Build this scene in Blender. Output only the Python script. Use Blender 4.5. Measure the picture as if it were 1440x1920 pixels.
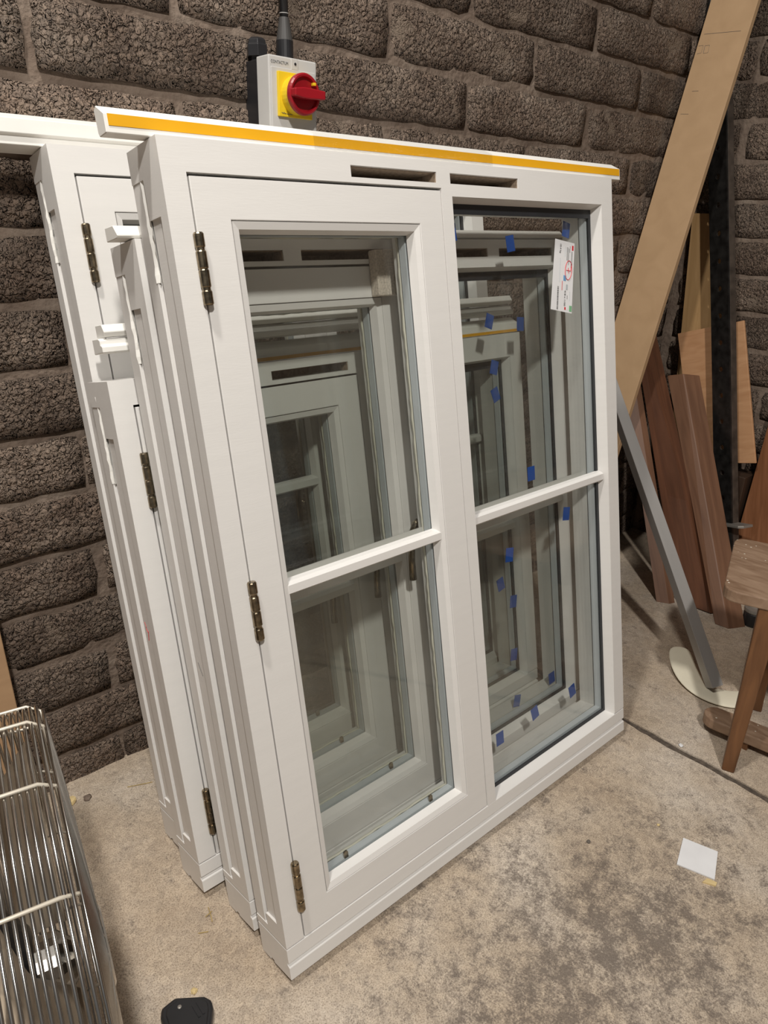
import bpy, bmesh, math, random
from mathutils import Vector, Matrix
random.seed(7)
for o in list(bpy.data.objects): bpy.data.objects.remove(o)
S = bpy.context.scene
COL = S.collection
# ------------------------------------------------------------------ camera
cd = bpy.data.cameras.new('camera'); cam = bpy.data.objects.new('camera', cd); COL.objects.link(cam)
RB = [[0.7551912935735022, 0.23084952777662285, -0.613510069710425],
      [-0.6550169600967334, 0.3018482910535222, -0.6927051257019124],
      [0.02527631492948637, 0.9249843807942804, 0.3791635573076704]]
m = Matrix(RB).to_4x4(); m.translation = Vector((-0.4074, -0.6447, 1.0945))
cam.matrix_world = m
cd.sensor_fit = 'VERTICAL'; cd.sensor_height = 36.0; cd.lens = 1351.55/1920*36
cd.clip_start = 0.02; cd.clip_end = 60
S.camera = cam
# ------------------------------------------------------------------ world, lamps, exposure
w = bpy.data.worlds.new('workshop_air'); S.world = w; w.use_nodes = True
w.node_tree.nodes['Background'].inputs[0].default_value = (1.0, 0.975, 0.95, 1)
w.node_tree.nodes['Background'].inputs[1].default_value = 0.135
def area(name, loc, target, sx, sy, power, col):
    l = bpy.data.lights.new(name, 'AREA'); l.shape = 'RECTANGLE'; l.size = sx; l.size_y = sy
    l.energy = power; l.color = col
    o = bpy.data.objects.new(name, l); COL.objects.link(o); o.location = loc
    o.rotation_euler = (Vector(target)-Vector(loc)).to_track_quat('-Z', 'Y').to_euler()
    return o
area('ceiling_lamp', (-0.50, 0.02, 3.0), (0.4, 0.1, 0), 0.12, 0.22, 36, (1.0, 0.955, 0.89))
area('ceiling_lamp.001', (-0.85, -1.75, 3.1), (0.3, 0.2, 0.5), 0.12, 0.20, 80, (1.0, 0.96, 0.905))
S.view_settings.view_transform = 'Standard'; S.view_settings.look = 'None'
S.view_settings.exposure = -0.12; S.view_settings.gamma = 1.0; S.view_settings.use_curve_mapping = False
S.cycles.transparent_max_bounces = 28
S.cycles.max_bounces = 6; S.cycles.diffuse_bounces = 3; S.cycles.glossy_bounces = 3
FZ = -0.0165      # floor level (the window fronts are lifted because they lean back)
LEAN = math.radians(11.0)
YW = 0.66         # face of the back wall
XR = 2.06         # face of the right wall

# ------------------------------------------------------------------ materials
def newmat(name):
    mt = bpy.data.materials.new(name); mt.use_nodes = True
    nt = mt.node_tree
    return mt, nt, nt.nodes['Principled BSDF']
def N(nt, t, **kw):
    n = nt.nodes.new(t)
    for k, v in kw.items():
        if k in n.inputs.keys() if isinstance(k, str) else False: n.inputs[k].default_value = v
        else: setattr(n, k, v)
    return n
def ramp(nt, fac, stops):
    r = nt.nodes.new('ShaderNodeValToRGB'); cr = r.color_ramp
    while len(cr.elements) < len(stops): cr.elements.new(0.5)
    for e, (p, c) in zip(cr.elements, stops):
        e.position = p; e.color = (*c, 1) if len(c) == 3 else c
    nt.links.new(fac, r.inputs[0]); return r
def mix(nt, fac, a, b, mode='MIX'):
    n = nt.nodes.new('ShaderNodeMix'); n.data_type = 'RGBA'; n.blend_type = mode
    for sock, v in ((n.inputs[0], fac), (n.inputs[6], a), (n.inputs[7], b)):
        if hasattr(v, 'links'): nt.links.new(v, sock)
        elif isinstance(v, (int, float)): sock.default_value = v
        else: sock.default_value = (*v, 1)
    return n.outputs[2]
def bump(nt, bs, h, strength, dist, prev=None):
    b = nt.nodes.new('ShaderNodeBump'); b.inputs['Strength'].default_value = strength; b.inputs['Distance'].default_value = dist
    nt.links.new(h, b.inputs['Height'])
    if prev: nt.links.new(prev.outputs[0], b.inputs['Normal'])
    if bs: nt.links.new(b.outputs[0], bs.inputs['Normal'])
    return b
def simple(name, col, rough=0.5, metal=0.0, var=0.06, scale=20, bumpd=0.0, bscale=200, spec=0.5, stretch=None, coat=0):
    mt, nt, bs = newmat(name)
    tc = N(nt, 'ShaderNodeTexCoord'); src = tc.outputs['Object']
    if stretch:
        mp = N(nt, 'ShaderNodeMapping'); mp.inputs['Scale'].default_value = stretch
        nt.links.new(src, mp.inputs[0]); src = mp.outputs[0]
    no = N(nt, 'ShaderNodeTexNoise'); no.inputs['Scale'].default_value = scale; no.inputs['Detail'].default_value = 5
    nt.links.new(src, no.inputs['Vector'])
    a = tuple(max(0, c*(1-var)) for c in col); b = tuple(min(1, c*(1+var)) for c in col)
    r = ramp(nt, no.outputs[0], [(0.3, a), (0.7, b)])
    nt.links.new(r.outputs[0], bs.inputs['Base Color'])
    bs.inputs['Roughness'].default_value = rough; bs.inputs['Metallic'].default_value = metal
    bs.inputs['Specular IOR Level'].default_value = spec
    if coat: bs.inputs['Coat Weight'].default_value = coat
    if bumpd:
        n2 = N(nt, 'ShaderNodeTexNoise'); n2.inputs['Scale'].default_value = bscale; n2.inputs['Detail'].default_value = 4
        nt.links.new(src, n2.inputs['Vector']); bump(nt, bs, n2.outputs[0], 0.6, bumpd)
    return mt
M = {}
M['paint'] = simple('white_paint', (0.775, 0.757, 0.73), 0.38, var=0.015, scale=9, bumpd=0.00015, bscale=60, stretch=(1, 1, 8))
M['paint_h'] = simple('white_paint_rail', (0.775, 0.757, 0.73), 0.38, var=0.015, scale=9, bumpd=0.00015, bscale=60, stretch=(1, 8, 8))
M['endgrain'] = simple('raw_end_grain', (0.62, 0.55, 0.47), 0.8, var=0.25, scale=300, bumpd=0.001, bscale=400)
M['rawslot'] = simple('raw_routed_wood', (0.30, 0.225, 0.16), 0.85, var=0.3, scale=160, bumpd=0.001, bscale=300)
M['strip_white'] = simple('primed_strip', (0.86, 0.845, 0.80), 0.45, var=0.02)
M['yellow_tape'] = simple('yellow_tape', (0.80, 0.40, 0.012), 0.35, var=0.03)
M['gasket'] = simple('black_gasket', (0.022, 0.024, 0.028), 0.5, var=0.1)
M['spacer'] = simple('glass_spacer', (0.50, 0.54, 0.56), 0.45, var=0.03)
M['sealant'] = simple('cream_sealant', (0.72, 0.70, 0.60), 0.55, var=0.08)
M['bronze'] = simple('antique_bronze', (0.30, 0.245, 0.17), 0.24, 1.0, var=0.45, scale=120)
M['bluetape'] = simple('blue_tape', (0.012, 0.09, 0.42), 0.55, var=0.08)
M['chrome'] = simple('chrome_wire', (0.55, 0.53, 0.50), 0.18, 1.0, var=0.05)
M['wirecream'] = simple('cream_wire', (0.66, 0.60, 0.50), 0.4, 0.3, var=0.05)
M['blackplastic'] = simple('black_plastic', (0.018, 0.018, 0.02), 0.38, var=0.15)
M['greyplastic'] = simple('grey_plastic', (0.56, 0.55, 0.53), 0.45, var=0.03)
M['redplastic'] = simple('red_plastic', (0.33, 0.008, 0.016), 0.3, var=0.05)
M['yellowplastic'] = simple('yellow_plastic', (0.80, 0.56, 0.02), 0.4, var=0.05)
M['ink'] = simple('grey_ink', (0.12, 0.12, 0.12), 0.6)
M['redink'] = simple('red_ink', (0.62, 0.03, 0.04), 0.6)
M['blueink'] = simple('blue_ink', (0.16, 0.36, 0.62), 0.6)
M['greenink'] = simple('green_ink', (0.22, 0.48, 0.26), 0.6)
M['paper'] = simple('label_paper', (0.84, 0.84, 0.85), 0.6, var=0.02)
M['card'] = simple('white_card', (0.80, 0.80, 0.81), 0.6, var=0.04)
M['foam'] = simple('cream_foam', (0.78, 0.73, 0.58), 0.8, var=0.04)
M['alu'] = simple('mill_aluminium', (0.38, 0.365, 0.35), 0.5, 0.45, var=0.12, scale=14, stretch=(1, 1, 0.15))
M['blacksteel'] = simple('black_painted_steel', (0.02, 0.019, 0.018), 0.35, 0.3, var=0.6, scale=40)
M['steelplate'] = simple('bare_steel_plate', (0.33, 0.31, 0.28), 0.5, 0.6, var=0.15)
M['rustysteel'] = simple('rusty_black_steel', (0.075, 0.058, 0.046), 0.55, 0.3, var=0.4, scale=30)
M['fanblade'] = simple('cream_fan_blade', (0.45, 0.37, 0.28), 0.45, var=0.06)
M['pebble'] = simple('stone_chip', (0.14, 0.12, 0.10), 0.9, var=0.3)
M['straw'] = simple('straw', (0.42, 0.30, 0.10), 0.8, var=0.3)
M['chip'] = simple('wood_chip', (0.70, 0.54, 0.27), 0.8, var=0.15)

def glassmat():
    mt, nt, bs = newmat('window_glass'); nt.nodes.remove(bs)
    out = nt.nodes['Material Output']
    t = N(nt, 'ShaderNodeBsdfTransparent'); t.inputs[0].default_value = (0.978, 0.982, 0.976, 1)
    g = N(nt, 'ShaderNodeBsdfGlossy'); g.inputs['Roughness'].default_value = 0.015
    # Schlick reflectance, the same on both sides of the pane
    ge = N(nt, 'ShaderNodeNewGeometry'); dt = N(nt, 'ShaderNodeVectorMath', operation='DOT_PRODUCT')
    nt.links.new(ge.outputs['Incoming'], dt.inputs[0]); nt.links.new(ge.outputs['Normal'], dt.inputs[1])
    ab = N(nt, 'ShaderNodeMath', operation='ABSOLUTE'); nt.links.new(dt.outputs['Value'], ab.inputs[0])
    om = N(nt, 'ShaderNodeMath', operation='SUBTRACT'); om.inputs[0].default_value = 1.0; nt.links.new(ab.outputs[0], om.inputs[1])
    p5 = N(nt, 'ShaderNodeMath', operation='POWER'); p5.inputs[1].default_value = 5.0; nt.links.new(om.outputs[0], p5.inputs[0])
    f = N(nt, 'ShaderNodeMath', operation='MULTIPLY_ADD'); f.inputs[1].default_value = 0.965; f.inputs[2].default_value = 0.035; nt.links.new(p5.outputs[0], f.inputs[0])
    mx = N(nt, 'ShaderNodeMixShader')
    nt.links.new(f.outputs[0], mx.inputs[0]); nt.links.new(t.outputs[0], mx.inputs[1]); nt.links.new(g.outputs[0], mx.inputs[2])
    nt.links.new(mx.outputs[0], out.inputs[0]); return mt
M['glass'] = glassmat()
def wrapmat():
    mt, nt, bs = newmat('clear_film'); nt.nodes.remove(bs)
    out = nt.nodes['Material Output']
    t = N(nt, 'ShaderNodeBsdfTransparent'); t.inputs[0].default_value = (0.95, 0.95, 0.95, 1)
    g = N(nt, 'ShaderNodeBsdfGlossy'); g.inputs['Roughness'].default_value = 0.08
    tc = N(nt, 'ShaderNodeTexCoord'); no = N(nt, 'ShaderNodeTexNoise'); no.inputs['Scale'].default_value = 45; no.inputs['Detail'].default_value = 3
    mp = N(nt, 'ShaderNodeMapping'); mp.inputs['Scale'].default_value = (1, 3, 3); mp.inputs['Rotation'].default_value = (0, 0.5, 0.3)
    nt.links.new(tc.outputs['Object'], mp.inputs[0]); nt.links.new(mp.outputs[0], no.inputs['Vector'])
    b = bump(nt, None, no.outputs[0], 1.0, 0.012); nt.links.new(b.outputs[0], g.inputs['Normal'])
    mx = N(nt, 'ShaderNodeMixShader'); mx.inputs[0].default_value = 0.085
    nt.links.new(t.outputs[0], mx.inputs[1]); nt.links.new(g.outputs[0], mx.inputs[2])
    nt.links.new(mx.outputs[0], out.inputs[0]); return mt
M['film'] = wrapmat()

def wood(name, c1, c2, rough=0.55, sc=6, grain=(14, 14, 1.0), spots=0.0):
    mt, nt, bs = newmat(name)
    tc = N(nt, 'ShaderNodeTexCoord'); mp = N(nt, 'ShaderNodeMapping'); mp.inputs['Scale'].default_value = grain
    nt.links.new(tc.outputs['Object'], mp.inputs[0])
    n1 = N(nt, 'ShaderNodeTexNoise'); n1.inputs['Scale'].default_value = sc; n1.inputs['Detail'].default_value = 8; n1.inputs['Distortion'].default_value = 0.6
    nt.links.new(mp.outputs[0], n1.inputs['Vector'])
    r = ramp(nt, n1.outputs[0], [(0.28, c1), (0.72, c2)])
    col = r.outputs[0]
    if spots:
        v = N(nt, 'ShaderNodeTexVoronoi'); v.inputs['Scale'].default_value = 95; nt.links.new(tc.outputs['Object'], v.inputs['Vector'])
        n3 = N(nt, 'ShaderNodeTexNoise'); n3.inputs['Scale'].default_value = 18; nt.links.new(tc.outputs['Object'], n3.inputs['Vector'])
        m1 = N(nt, 'ShaderNodeMath', operation='LESS_THAN'); m1.inputs[1].default_value = 0.21; nt.links.new(v.outputs['Distance'], m1.inputs[0])
        m2 = N(nt, 'ShaderNodeMath', operation='GREATER_THAN'); m2.inputs[1].default_value = 0.54; nt.links.new(n3.outputs[0], m2.inputs[0])
        m3 = N(nt, 'ShaderNodeMath', operation='MULTIPLY'); nt.links.new(m1.outputs[0], m3.inputs[0]); nt.links.new(m2.outputs[0], m3.inputs[1])
        col = mix(nt, m3.outputs[0], col, (0.75, 0.68, 0.58))
    nt.links.new(col, bs.inputs['Base Color']); bs.inputs['Roughness'].default_value = rough
    bump(nt, bs, n1.outputs[0], 0.3, 0.001)
    return mt
M['mdf'] = wood('mdf_board', (0.44, 0.285, 0.155), (0.50, 0.33, 0.185), 0.7, 5, (3, 3, 3))
M['plywood'] = wood('plywood', (0.40, 0.24, 0.10), (0.54, 0.34, 0.16), 0.6, 4, (2, 12, 1.2))
M['plypink'] = wood('pink_plywood', (0.48, 0.25, 0.12), (0.60, 0.34, 0.18), 0.6, 4, (2, 3, 14))
M['brown'] = wood('brown_stained_timber', (0.080, 0.031, 0.015), (0.150, 0.060, 0.029), 0.5, 5, (10, 10, 0.8))
M['brown2'] = wood('mid_brown_timber', (0.125, 0.058, 0.031), (0.215, 0.108, 0.060), 0.55, 5, (10, 10, 0.8))
M['shadewood'] = wood('shade_dark_wood', (0.035, 0.018, 0.010), (0.06, 0.032, 0.018), 0.6)
M['redpanel'] = wood('red_brown_panel', (0.19, 0.075, 0.03), (0.33, 0.14, 0.065), 0.5, 5, (3, 14, 1))
M['stoolwood'] = wood('worn_stool_wood', (0.105, 0.045, 0.018), (0.20, 0.09, 0.036), 0.45, 5, (12, 12, 1.2))
M['seatwood'] = wood('worn_seat_wood', (0.20, 0.118, 0.07), (0.36, 0.245, 0.165), 0.6, 5, (14, 3, 8), spots=1)
M['boardply'] = wood('pale_board', (0.36, 0.22, 0.12), (0.44, 0.28, 0.155), 0.6, 4, (2, 2, 8))

def blockmat():
    mt, nt, bs = newmat('clinker_block')
    tc = N(nt, 'ShaderNodeTexCoord'); oi = N(nt, 'ShaderNodeObjectInfo')
    ad = N(nt, 'ShaderNodeVectorMath', operation='ADD')
    ml = N(nt, 'ShaderNodeMath', operation='MULTIPLY'); ml.inputs[1].default_value = 37.0
    nt.links.new(oi.outputs['Random'], ml.inputs[0])
    nt.links.new(tc.outputs['Object'], ad.inputs[0]); nt.links.new(ml.outputs[0], ad.inputs[1])
    P = ad.outputs[0]
    nd = N(nt, 'ShaderNodeTexNoise'); nd.inputs['Scale'].default_value = 60; nd.inputs['Detail'].default_value = 3; nt.links.new(P, nd.inputs['Vector'])
    wv = N(nt, 'ShaderNodeVectorMath', operation='SCALE'); wv.inputs['Scale'].default_value = 0.012; nt.links.new(nd.outputs['Color'], wv.inputs[0])
    pv = N(nt, 'ShaderNodeVectorMath', operation='ADD'); nt.links.new(P, pv.inputs[0]); nt.links.new(wv.outputs[0], pv.inputs[1])
    vo = N(nt, 'ShaderNodeTexVoronoi'); vo.inputs['Scale'].default_value = 118; nt.links.new(pv.outputs[0], vo.inputs['Vector'])
    vo2 = N(nt, 'ShaderNodeTexVoronoi'); vo2.inputs['Scale'].default_value = 300; nt.links.new(pv.outputs[0], vo2.inputs['Vector'])
    n1 = N(nt, 'ShaderNodeTexNoise'); n1.inputs['Scale'].default_value = 9; n1.inputs['Detail'].default_value = 6; nt.links.new(P, n1.inputs['Vector'])
    c1 = ramp(nt, n1.outputs[0], [(0.3, (0.152, 0.108, 0.082)), (0.55, (0.214, 0.162, 0.127)), (0.75, (0.27, 0.215, 0.173))])
    bw = N(nt, 'ShaderNodeRGBToBW'); nt.links.new(vo.outputs['Color'], bw.inputs[0])
    gr = ramp(nt, bw.outputs[0], [(0.2, (0.72, 0.72, 0.72)), (0.8, (1.25, 1.22, 1.18))])
    c2 = mix(nt, 0.8, c1.outputs[0], gr.outputs[0], 'MULTIPLY')
    hs = N(nt, 'ShaderNodeHueSaturation'); hs.inputs['Saturation'].default_value = 0.95; nt.links.new(c2, hs.inputs['Color'])
    rv = N(nt, 'ShaderNodeMapRange'); rv.inputs['To Min'].default_value = 0.82; rv.inputs['To Max'].default_value = 1.22
    nt.links.new(oi.outputs['Random'], rv.inputs['Value']); nt.links.new(rv.outputs[0], hs.inputs['Value'])
    # mortar smears
    n4 = N(nt, 'ShaderNodeTexNoise'); n4.inputs['Scale'].default_value = 11; n4.inputs['Detail'].default_value = 7; nt.links.new(P, n4.inputs['Vector'])
    sm = N(nt, 'ShaderNodeMapRange'); sm.inputs['From Min'].default_value = 0.61; sm.inputs['From Max'].default_value = 0.68; nt.links.new(n4.outputs[0], sm.inputs['Value'])
    col = mix(nt, sm.outputs[0], hs.outputs[0], (0.20, 0.155, 0.12))
    nt.links.new(col, bs.inputs['Base Color']); bs.inputs['Roughness'].default_value = 0.95; bs.inputs['Specular IOR Level'].default_value = 0.15
    h = N(nt, 'ShaderNodeMath', operation='MULTIPLY_ADD'); h.inputs[1].default_value = -1.0; h.inputs[2].default_value = 1.0
    nt.links.new(vo.outputs['Distance'], h.inputs[0])
    flat = N(nt, 'ShaderNodeMath', operation='SUBTRACT'); flat.inputs[0].default_value = 1.0; nt.links.new(sm.outputs[0], flat.inputs[1])
    fl2 = N(nt, 'ShaderNodeMapRange'); fl2.inputs['To Min'].default_value = 0.2; nt.links.new(flat.outputs[0], fl2.inputs['Value'])
    hm = N(nt, 'ShaderNodeMath', operation='MULTIPLY'); nt.links.new(h.outputs[0], hm.inputs[0]); nt.links.new(fl2.outputs[0], hm.inputs[1])
    b1 = bump(nt, None, hm.outputs[0], 1.0, 0.0105)
    h2 = N(nt, 'ShaderNodeMath', operation='MULTIPLY'); h2.inputs[1].default_value = -1.0; nt.links.new(vo2.outputs['Distance'], h2.inputs[0])
    b2 = bump(nt, bs, h2.outputs[0], 0.8, 0.0035, b1)
    return mt
M['block'] = blockmat()
def mortarmat():
    mt, nt, bs = newmat('mortar')
    tc = N(nt, 'ShaderNodeTexCoord')
    n1 = N(nt, 'ShaderNodeTexNoise'); n1.inputs['Scale'].default_value = 12; n1.inputs['Detail'].default_value = 8; nt.links.new(tc.outputs['Object'], n1.inputs['Vector'])
    r = ramp(nt, n1.outputs[0], [(0.3, (0.16, 0.118, 0.092)), (0.55, (0.215, 0.165, 0.13)), (0.75, (0.29, 0.235, 0.19))])
    nt.links.new(r.outputs[0], bs.inputs['Base Color']); bs.inputs['Roughness'].default_value = 0.95; bs.inputs['Specular IOR Level'].default_value = 0.15
    n2 = N(nt, 'ShaderNodeTexNoise'); n2.inputs['Scale'].default_value = 55; n2.inputs['Detail'].default_value = 8; nt.links.new(tc.outputs['Object'], n2.inputs['Vector'])
    bump(nt, bs, n2.outputs[0], 0.8, 0.01)
    return mt
M['mortar'] = mortarmat()
def floormat():
    mt, nt, bs = newmat('worn_concrete')
    ge = N(nt, 'ShaderNodeNewGeometry'); P = ge.outputs['Position']
    n1 = N(nt, 'ShaderNodeTexNoise'); n1.inputs['Scale'].default_value = 3.2; n1.inputs['Detail'].default_value = 7; n1.inputs['Roughness'].default_value = 0.62; nt.links.new(P, n1.inputs['Vector'])
    base = ramp(nt, n1.outputs[0], [(0.30, (0.42, 0.338, 0.256)), (0.5, (0.53, 0.448, 0.358)), (0.68, (0.62, 0.553, 0.478))])
    # fine aggregate speckle
    v = N(nt, 'ShaderNodeTexVoronoi'); v.inputs['Scale'].default_value = 330; nt.links.new(P, v.inputs['Vector'])
    rs = ramp(nt, v.outputs['Distance'], [(0.14, (0.50, 0.47, 0.45)), (0.46, (1, 1, 1))])
    col = mix(nt, 0.75, base.outputs[0], rs.outputs[0], 'MULTIPLY')
    v2 = N(nt, 'ShaderNodeTexVoronoi'); v2.inputs['Scale'].default_value = 95; nt.links.new(P, v2.inputs['Vector'])
    rs2 = ramp(nt, v2.outputs['Color'], [(0.1, (0.82, 0.80, 0.78)), (0.8, (1.08, 1.06, 1.02))])
    col = mix(nt, 0.8, col, rs2.outputs[0], 'MULTIPLY')
    n9 = N(nt, 'ShaderNodeTexNoise'); n9.inputs['Scale'].default_value = 420; n9.inputs['Detail'].default_value = 3; nt.links.new(P, n9.inputs['Vector'])
    rs3 = ramp(nt, n9.outputs[0], [(0.32, (0.74, 0.72, 0.70)), (0.62, (1.12, 1.11, 1.10))])
    col = mix(nt, 0.85, col, rs3.outputs[0], 'MULTIPLY')
    # dirt stain patch in front of the windows
    mp = N(nt, 'ShaderNodeMapping'); mp.vector_type = 'POINT'
    mp.inputs['Location'].default_value = (-0.38, 0.42, 0); mp.inputs['Scale'].default_value = (1.55, 2.1, 1)
    sc0 = N(nt, 'ShaderNodeVectorMath', operation='ADD'); sc0.inputs[1].default_value = (-0.40, 0.30, 0); nt.links.new(P, sc0.inputs[0])
    sc1 = N(nt, 'ShaderNodeVectorMath', operation='MULTIPLY'); sc1.inputs[1].default_value = (1.9, 2.6, 0); nt.links.new(sc0.outputs[0], sc1.inputs[0])
    ln = N(nt, 'ShaderNodeVectorMath', operation='LENGTH'); nt.links.new(sc1.outputs[0], ln.inputs[0])
    fo = N(nt, 'ShaderNodeMapRange'); fo.inputs['From Min'].default_value = 1.15; fo.inputs['From Max'].default_value = 0.2; nt.links.new(ln.outputs['Value'], fo.inputs['Value'])
    n5 = N(nt, 'ShaderNodeTexNoise'); n5.inputs['Scale'].default_value = 26; n5.inputs['Detail'].default_value = 9; n5.inputs['Roughness'].default_value = 0.72; nt.links.new(P, n5.inputs['Vector'])
    n8 = N(nt, 'ShaderNodeTexNoise'); n8.inputs['Scale'].default_value = 260; n8.inputs['Detail'].default_value = 4; n8.inputs['Roughness'].default_value = 0.7; nt.links.new(P, n8.inputs['Vector'])
    nb = N(nt, 'ShaderNodeMath', operation='MULTIPLY_ADD'); nb.inputs[1].default_value = 0.55; nt.links.new(n8.outputs[0], nb.inputs[0])
    nc = N(nt, 'ShaderNodeMath', operation='SUBTRACT'); nc.inputs[1].default_value = 0.275; nt.links.new(n5.outputs[0], nc.inputs[0]); nt.links.new(nc.outputs[0], nb.inputs[2])
    ma = N(nt, 'ShaderNodeMath', operation='MULTIPLY_ADD'); ma.inputs[1].default_value = 0.19; nt.links.new(fo.outputs[0], ma.inputs[0]); nt.links.new(nb.outputs[0], ma.inputs[2])
    st = N(nt, 'ShaderNodeMapRange'); st.inputs['From Min'].default_value = 0.57; st.inputs['From Max'].default_value = 0.76; nt.links.new(ma.outputs[0], st.inputs['Value'])
    stf = N(nt, 'ShaderNodeMath', operation='MULTIPLY'); stf.inputs[1].default_value = 0.80; nt.links.new(st.outputs[0], stf.inputs[0])
    col = mix(nt, stf.outputs[0], col, (0.13, 0.105, 0.088))
    nt.links.new(col, bs.inputs['Base Color']); bs.inputs['Roughness'].default_value = 0.85; bs.inputs['Specular IOR Level'].default_value = 0.25
    n6 = N(nt, 'ShaderNodeTexNoise'); n6.inputs['Scale'].default_value = 120; n6.inputs['Detail'].default_value = 6; nt.links.new(P, n6.inputs['Vector'])
    b = bump(nt, None, v.outputs['Distance'], 0.4, 0.0012); bump(nt, bs, n6.outputs[0], 0.6, 0.0025, b)
    return mt
M['floor'] = floormat()
M['jointdirt'] = simple('joint_dirt', (0.10, 0.078, 0.06), 0.95, var=0.4, scale=90, bumpd=0.004, bscale=120)

# ------------------------------------------------------------------ mesh helpers
class MB:
    def __init__(s): s.v = []; s.f = []
    def add(s, vs, fs):
        n = len(s.v); s.v += [tuple(v) for v in vs]; s.f += [tuple(i+n for i in f) for f in fs]; return s
    def box(s, a, b):
        x0, y0, z0 = a; x1, y1, z1 = b
        return s.add([(x0,y0,z0),(x1,y0,z0),(x1,y1,z0),(x0,y1,z0),(x0,y0,z1),(x1,y0,z1),(x1,y1,z1),(x0,y1,z1)],
              [(0,3,2,1),(4,5,6,7),(0,1,5,4),(1,2,6,5),(2,3,7,6),(3,0,4,7)])
    def prism(s, poly, fn, a, b):
        n = len(poly)
        return s.add([fn(p, a) for p in poly]+[fn(p, b) for p in poly],
              [tuple(range(n))[::-1], tuple(range(n, 2*n))]+[(i, (i+1) % n, n+(i+1) % n, n+i) for i in range(n)])
    def ring(s, u0, u1, v0, v1, prof):
        # mitred rectangular ring; prof: closed list of (inset, depth); coords (u, depth, v)
        n = len(prof); vs = []
        for cx, cy, sx, sy in ((u0,v0,1,1),(u1,v0,-1,1),(u1,v1,-1,-1),(u0,v1,1,-1)):
            for i, d in prof: vs.append((cx+sx*i, d, cy+sy*i))
        fs = []
        for k in range(4):
            k2 = (k+1) % 4
            for i in range(n):
                j = (i+1) % n; fs.append((k*n+i, k2*n+i, k2*n+j, k*n+j))
        return s.add(vs, fs)
    def tube(s, path, r, n=8, closed=False, cap=True):
        P = [Vector(p) for p in path]; m = len(P); vs = []
        up = Vector((0.123, 0.31, 0.94))
        for i in range(m):
            a = P[i-1] if (i > 0 or closed) else P[i]; b = P[(i+1) % m] if (i < m-1 or closed) else P[i]
            t = (b-a).normalized(); e1 = t.cross(up)
            if e1.length < 1e-4: e1 = t.cross(Vector((1, 0, 0)))
            e1.normalize(); e2 = t.cross(e1)
            rr = r[i] if isinstance(r, (list, tuple)) else r
            for k in range(n):
                an = 2*math.pi*k/n; vs.append(P[i]+e1*math.cos(an)*rr+e2*math.sin(an)*rr)
        fs = []
        for i in range(m if closed else m-1):
            j = (i+1) % m
            for k in range(n):
                k2 = (k+1) % n; fs.append((i*n+k, i*n+k2, j*n+k2, j*n+k))
        if cap and not closed:
            fs.append(tuple(range(n))[::-1]); fs.append(tuple((m-1)*n+k for k in range(n)))
        return s.add(vs, fs)
    def lathe(s, prof, axis_o, axis, n=24):
        # prof: list of (r, h) along axis
        ax = Vector(axis).normalized(); o = Vector(axis_o)
        e1 = ax.cross(Vector((0.3, 0.2, 0.93))); e1.normalize(); e2 = ax.cross(e1); vs = []
        for r, h in prof:
            for k in range(n):
                an = 2*math.pi*k/n; vs.append(o+ax*h+(e1*math.cos(an)+e2*math.sin(an))*r)
        fs = []
        for i in range(len(prof)-1):
            for k in range(n):
                k2 = (k+1) % n; fs.append((i*n+k, i*n+k2, (i+1)*n+k2, (i+1)*n+k))
        fs.append(tuple(range(n))[::-1]); fs.append(tuple((len(prof)-1)*n+k for k in range(n)))
        return s.add(vs, fs)
    def grid_solid(s, us, vs_, d0, d1, solid):
        # slab of cells in the u,v plane; solid(i,j) tells whether a cell is filled; outer faces only
        nu, nv = len(us)-1, len(vs_)-1
        ok = lambda i, j: 0 <= i < nu and 0 <= j < nv and solid(i, j)
        for i in range(nu):
            for j in range(nv):
                if not ok(i, j): continue
                a, b, c, d = us[i], us[i+1], vs_[j], vs_[j+1]
                s.add([(a,d0,c),(b,d0,c),(b,d0,d),(a,d0,d)], [(0,1,2,3)])
                s.add([(a,d1,c),(b,d1,c),(b,d1,d),(a,d1,d)], [(3,2,1,0)])
                if not ok(i-1, j): s.add([(a,d0,c),(a,d1,c),(a,d1,d),(a,d0,d)], [(3,2,1,0)])
                if not ok(i+1, j): s.add([(b,d0,c),(b,d1,c),(b,d1,d),(b,d0,d)], [(0,1,2,3)])
                if not ok(i, j-1): s.add([(a,d0,c),(b,d0,c),(b,d1,c),(a,d1,c)], [(3,2,1,0)])
                if not ok(i, j+1): s.add([(a,d0,d),(b,d0,d),(b,d1,d),(a,d1,d)], [(0,1,2,3)])
        return s
    def mesh(s, name, mat, smooth=False, merge=False):
        me = bpy.data.meshes.new(name); me.from_pydata(s.v, [], s.f)
        bm = bmesh.new(); bm.from_mesh(me)
        if merge: bmesh.ops.remove_doubles(bm, verts=bm.verts, dist=1e-6)
        bmesh.ops.recalc_face_normals(bm, faces=bm.faces); bm.to_mesh(me); bm.free()
        me.materials.append(M[mat] if isinstance(mat, str) else mat)
        if smooth: me.polygons.foreach_set('use_smooth', [True]*len(me.polygons))
        me.update(); return me
    def build(s, name, mat, parent=None, bevel=0, smooth=False, merge=False, seg=2):
        return put(s.mesh(name, mat, smooth, merge), name, parent, bevel, seg)
def put(me, name, parent=None, bevel=0, seg=2):
    o = bpy.data.objects.new(name, me); COL.objects.link(o)
    if parent: o.parent = parent
    if bevel:
        b = o.modifiers.new('bevel', 'BEVEL'); b.width = bevel; b.segments = seg; b.limit_method = 'ANGLE'; b.angle_limit = math.radians(40)
        b.harden_normals = False
    return o
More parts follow.
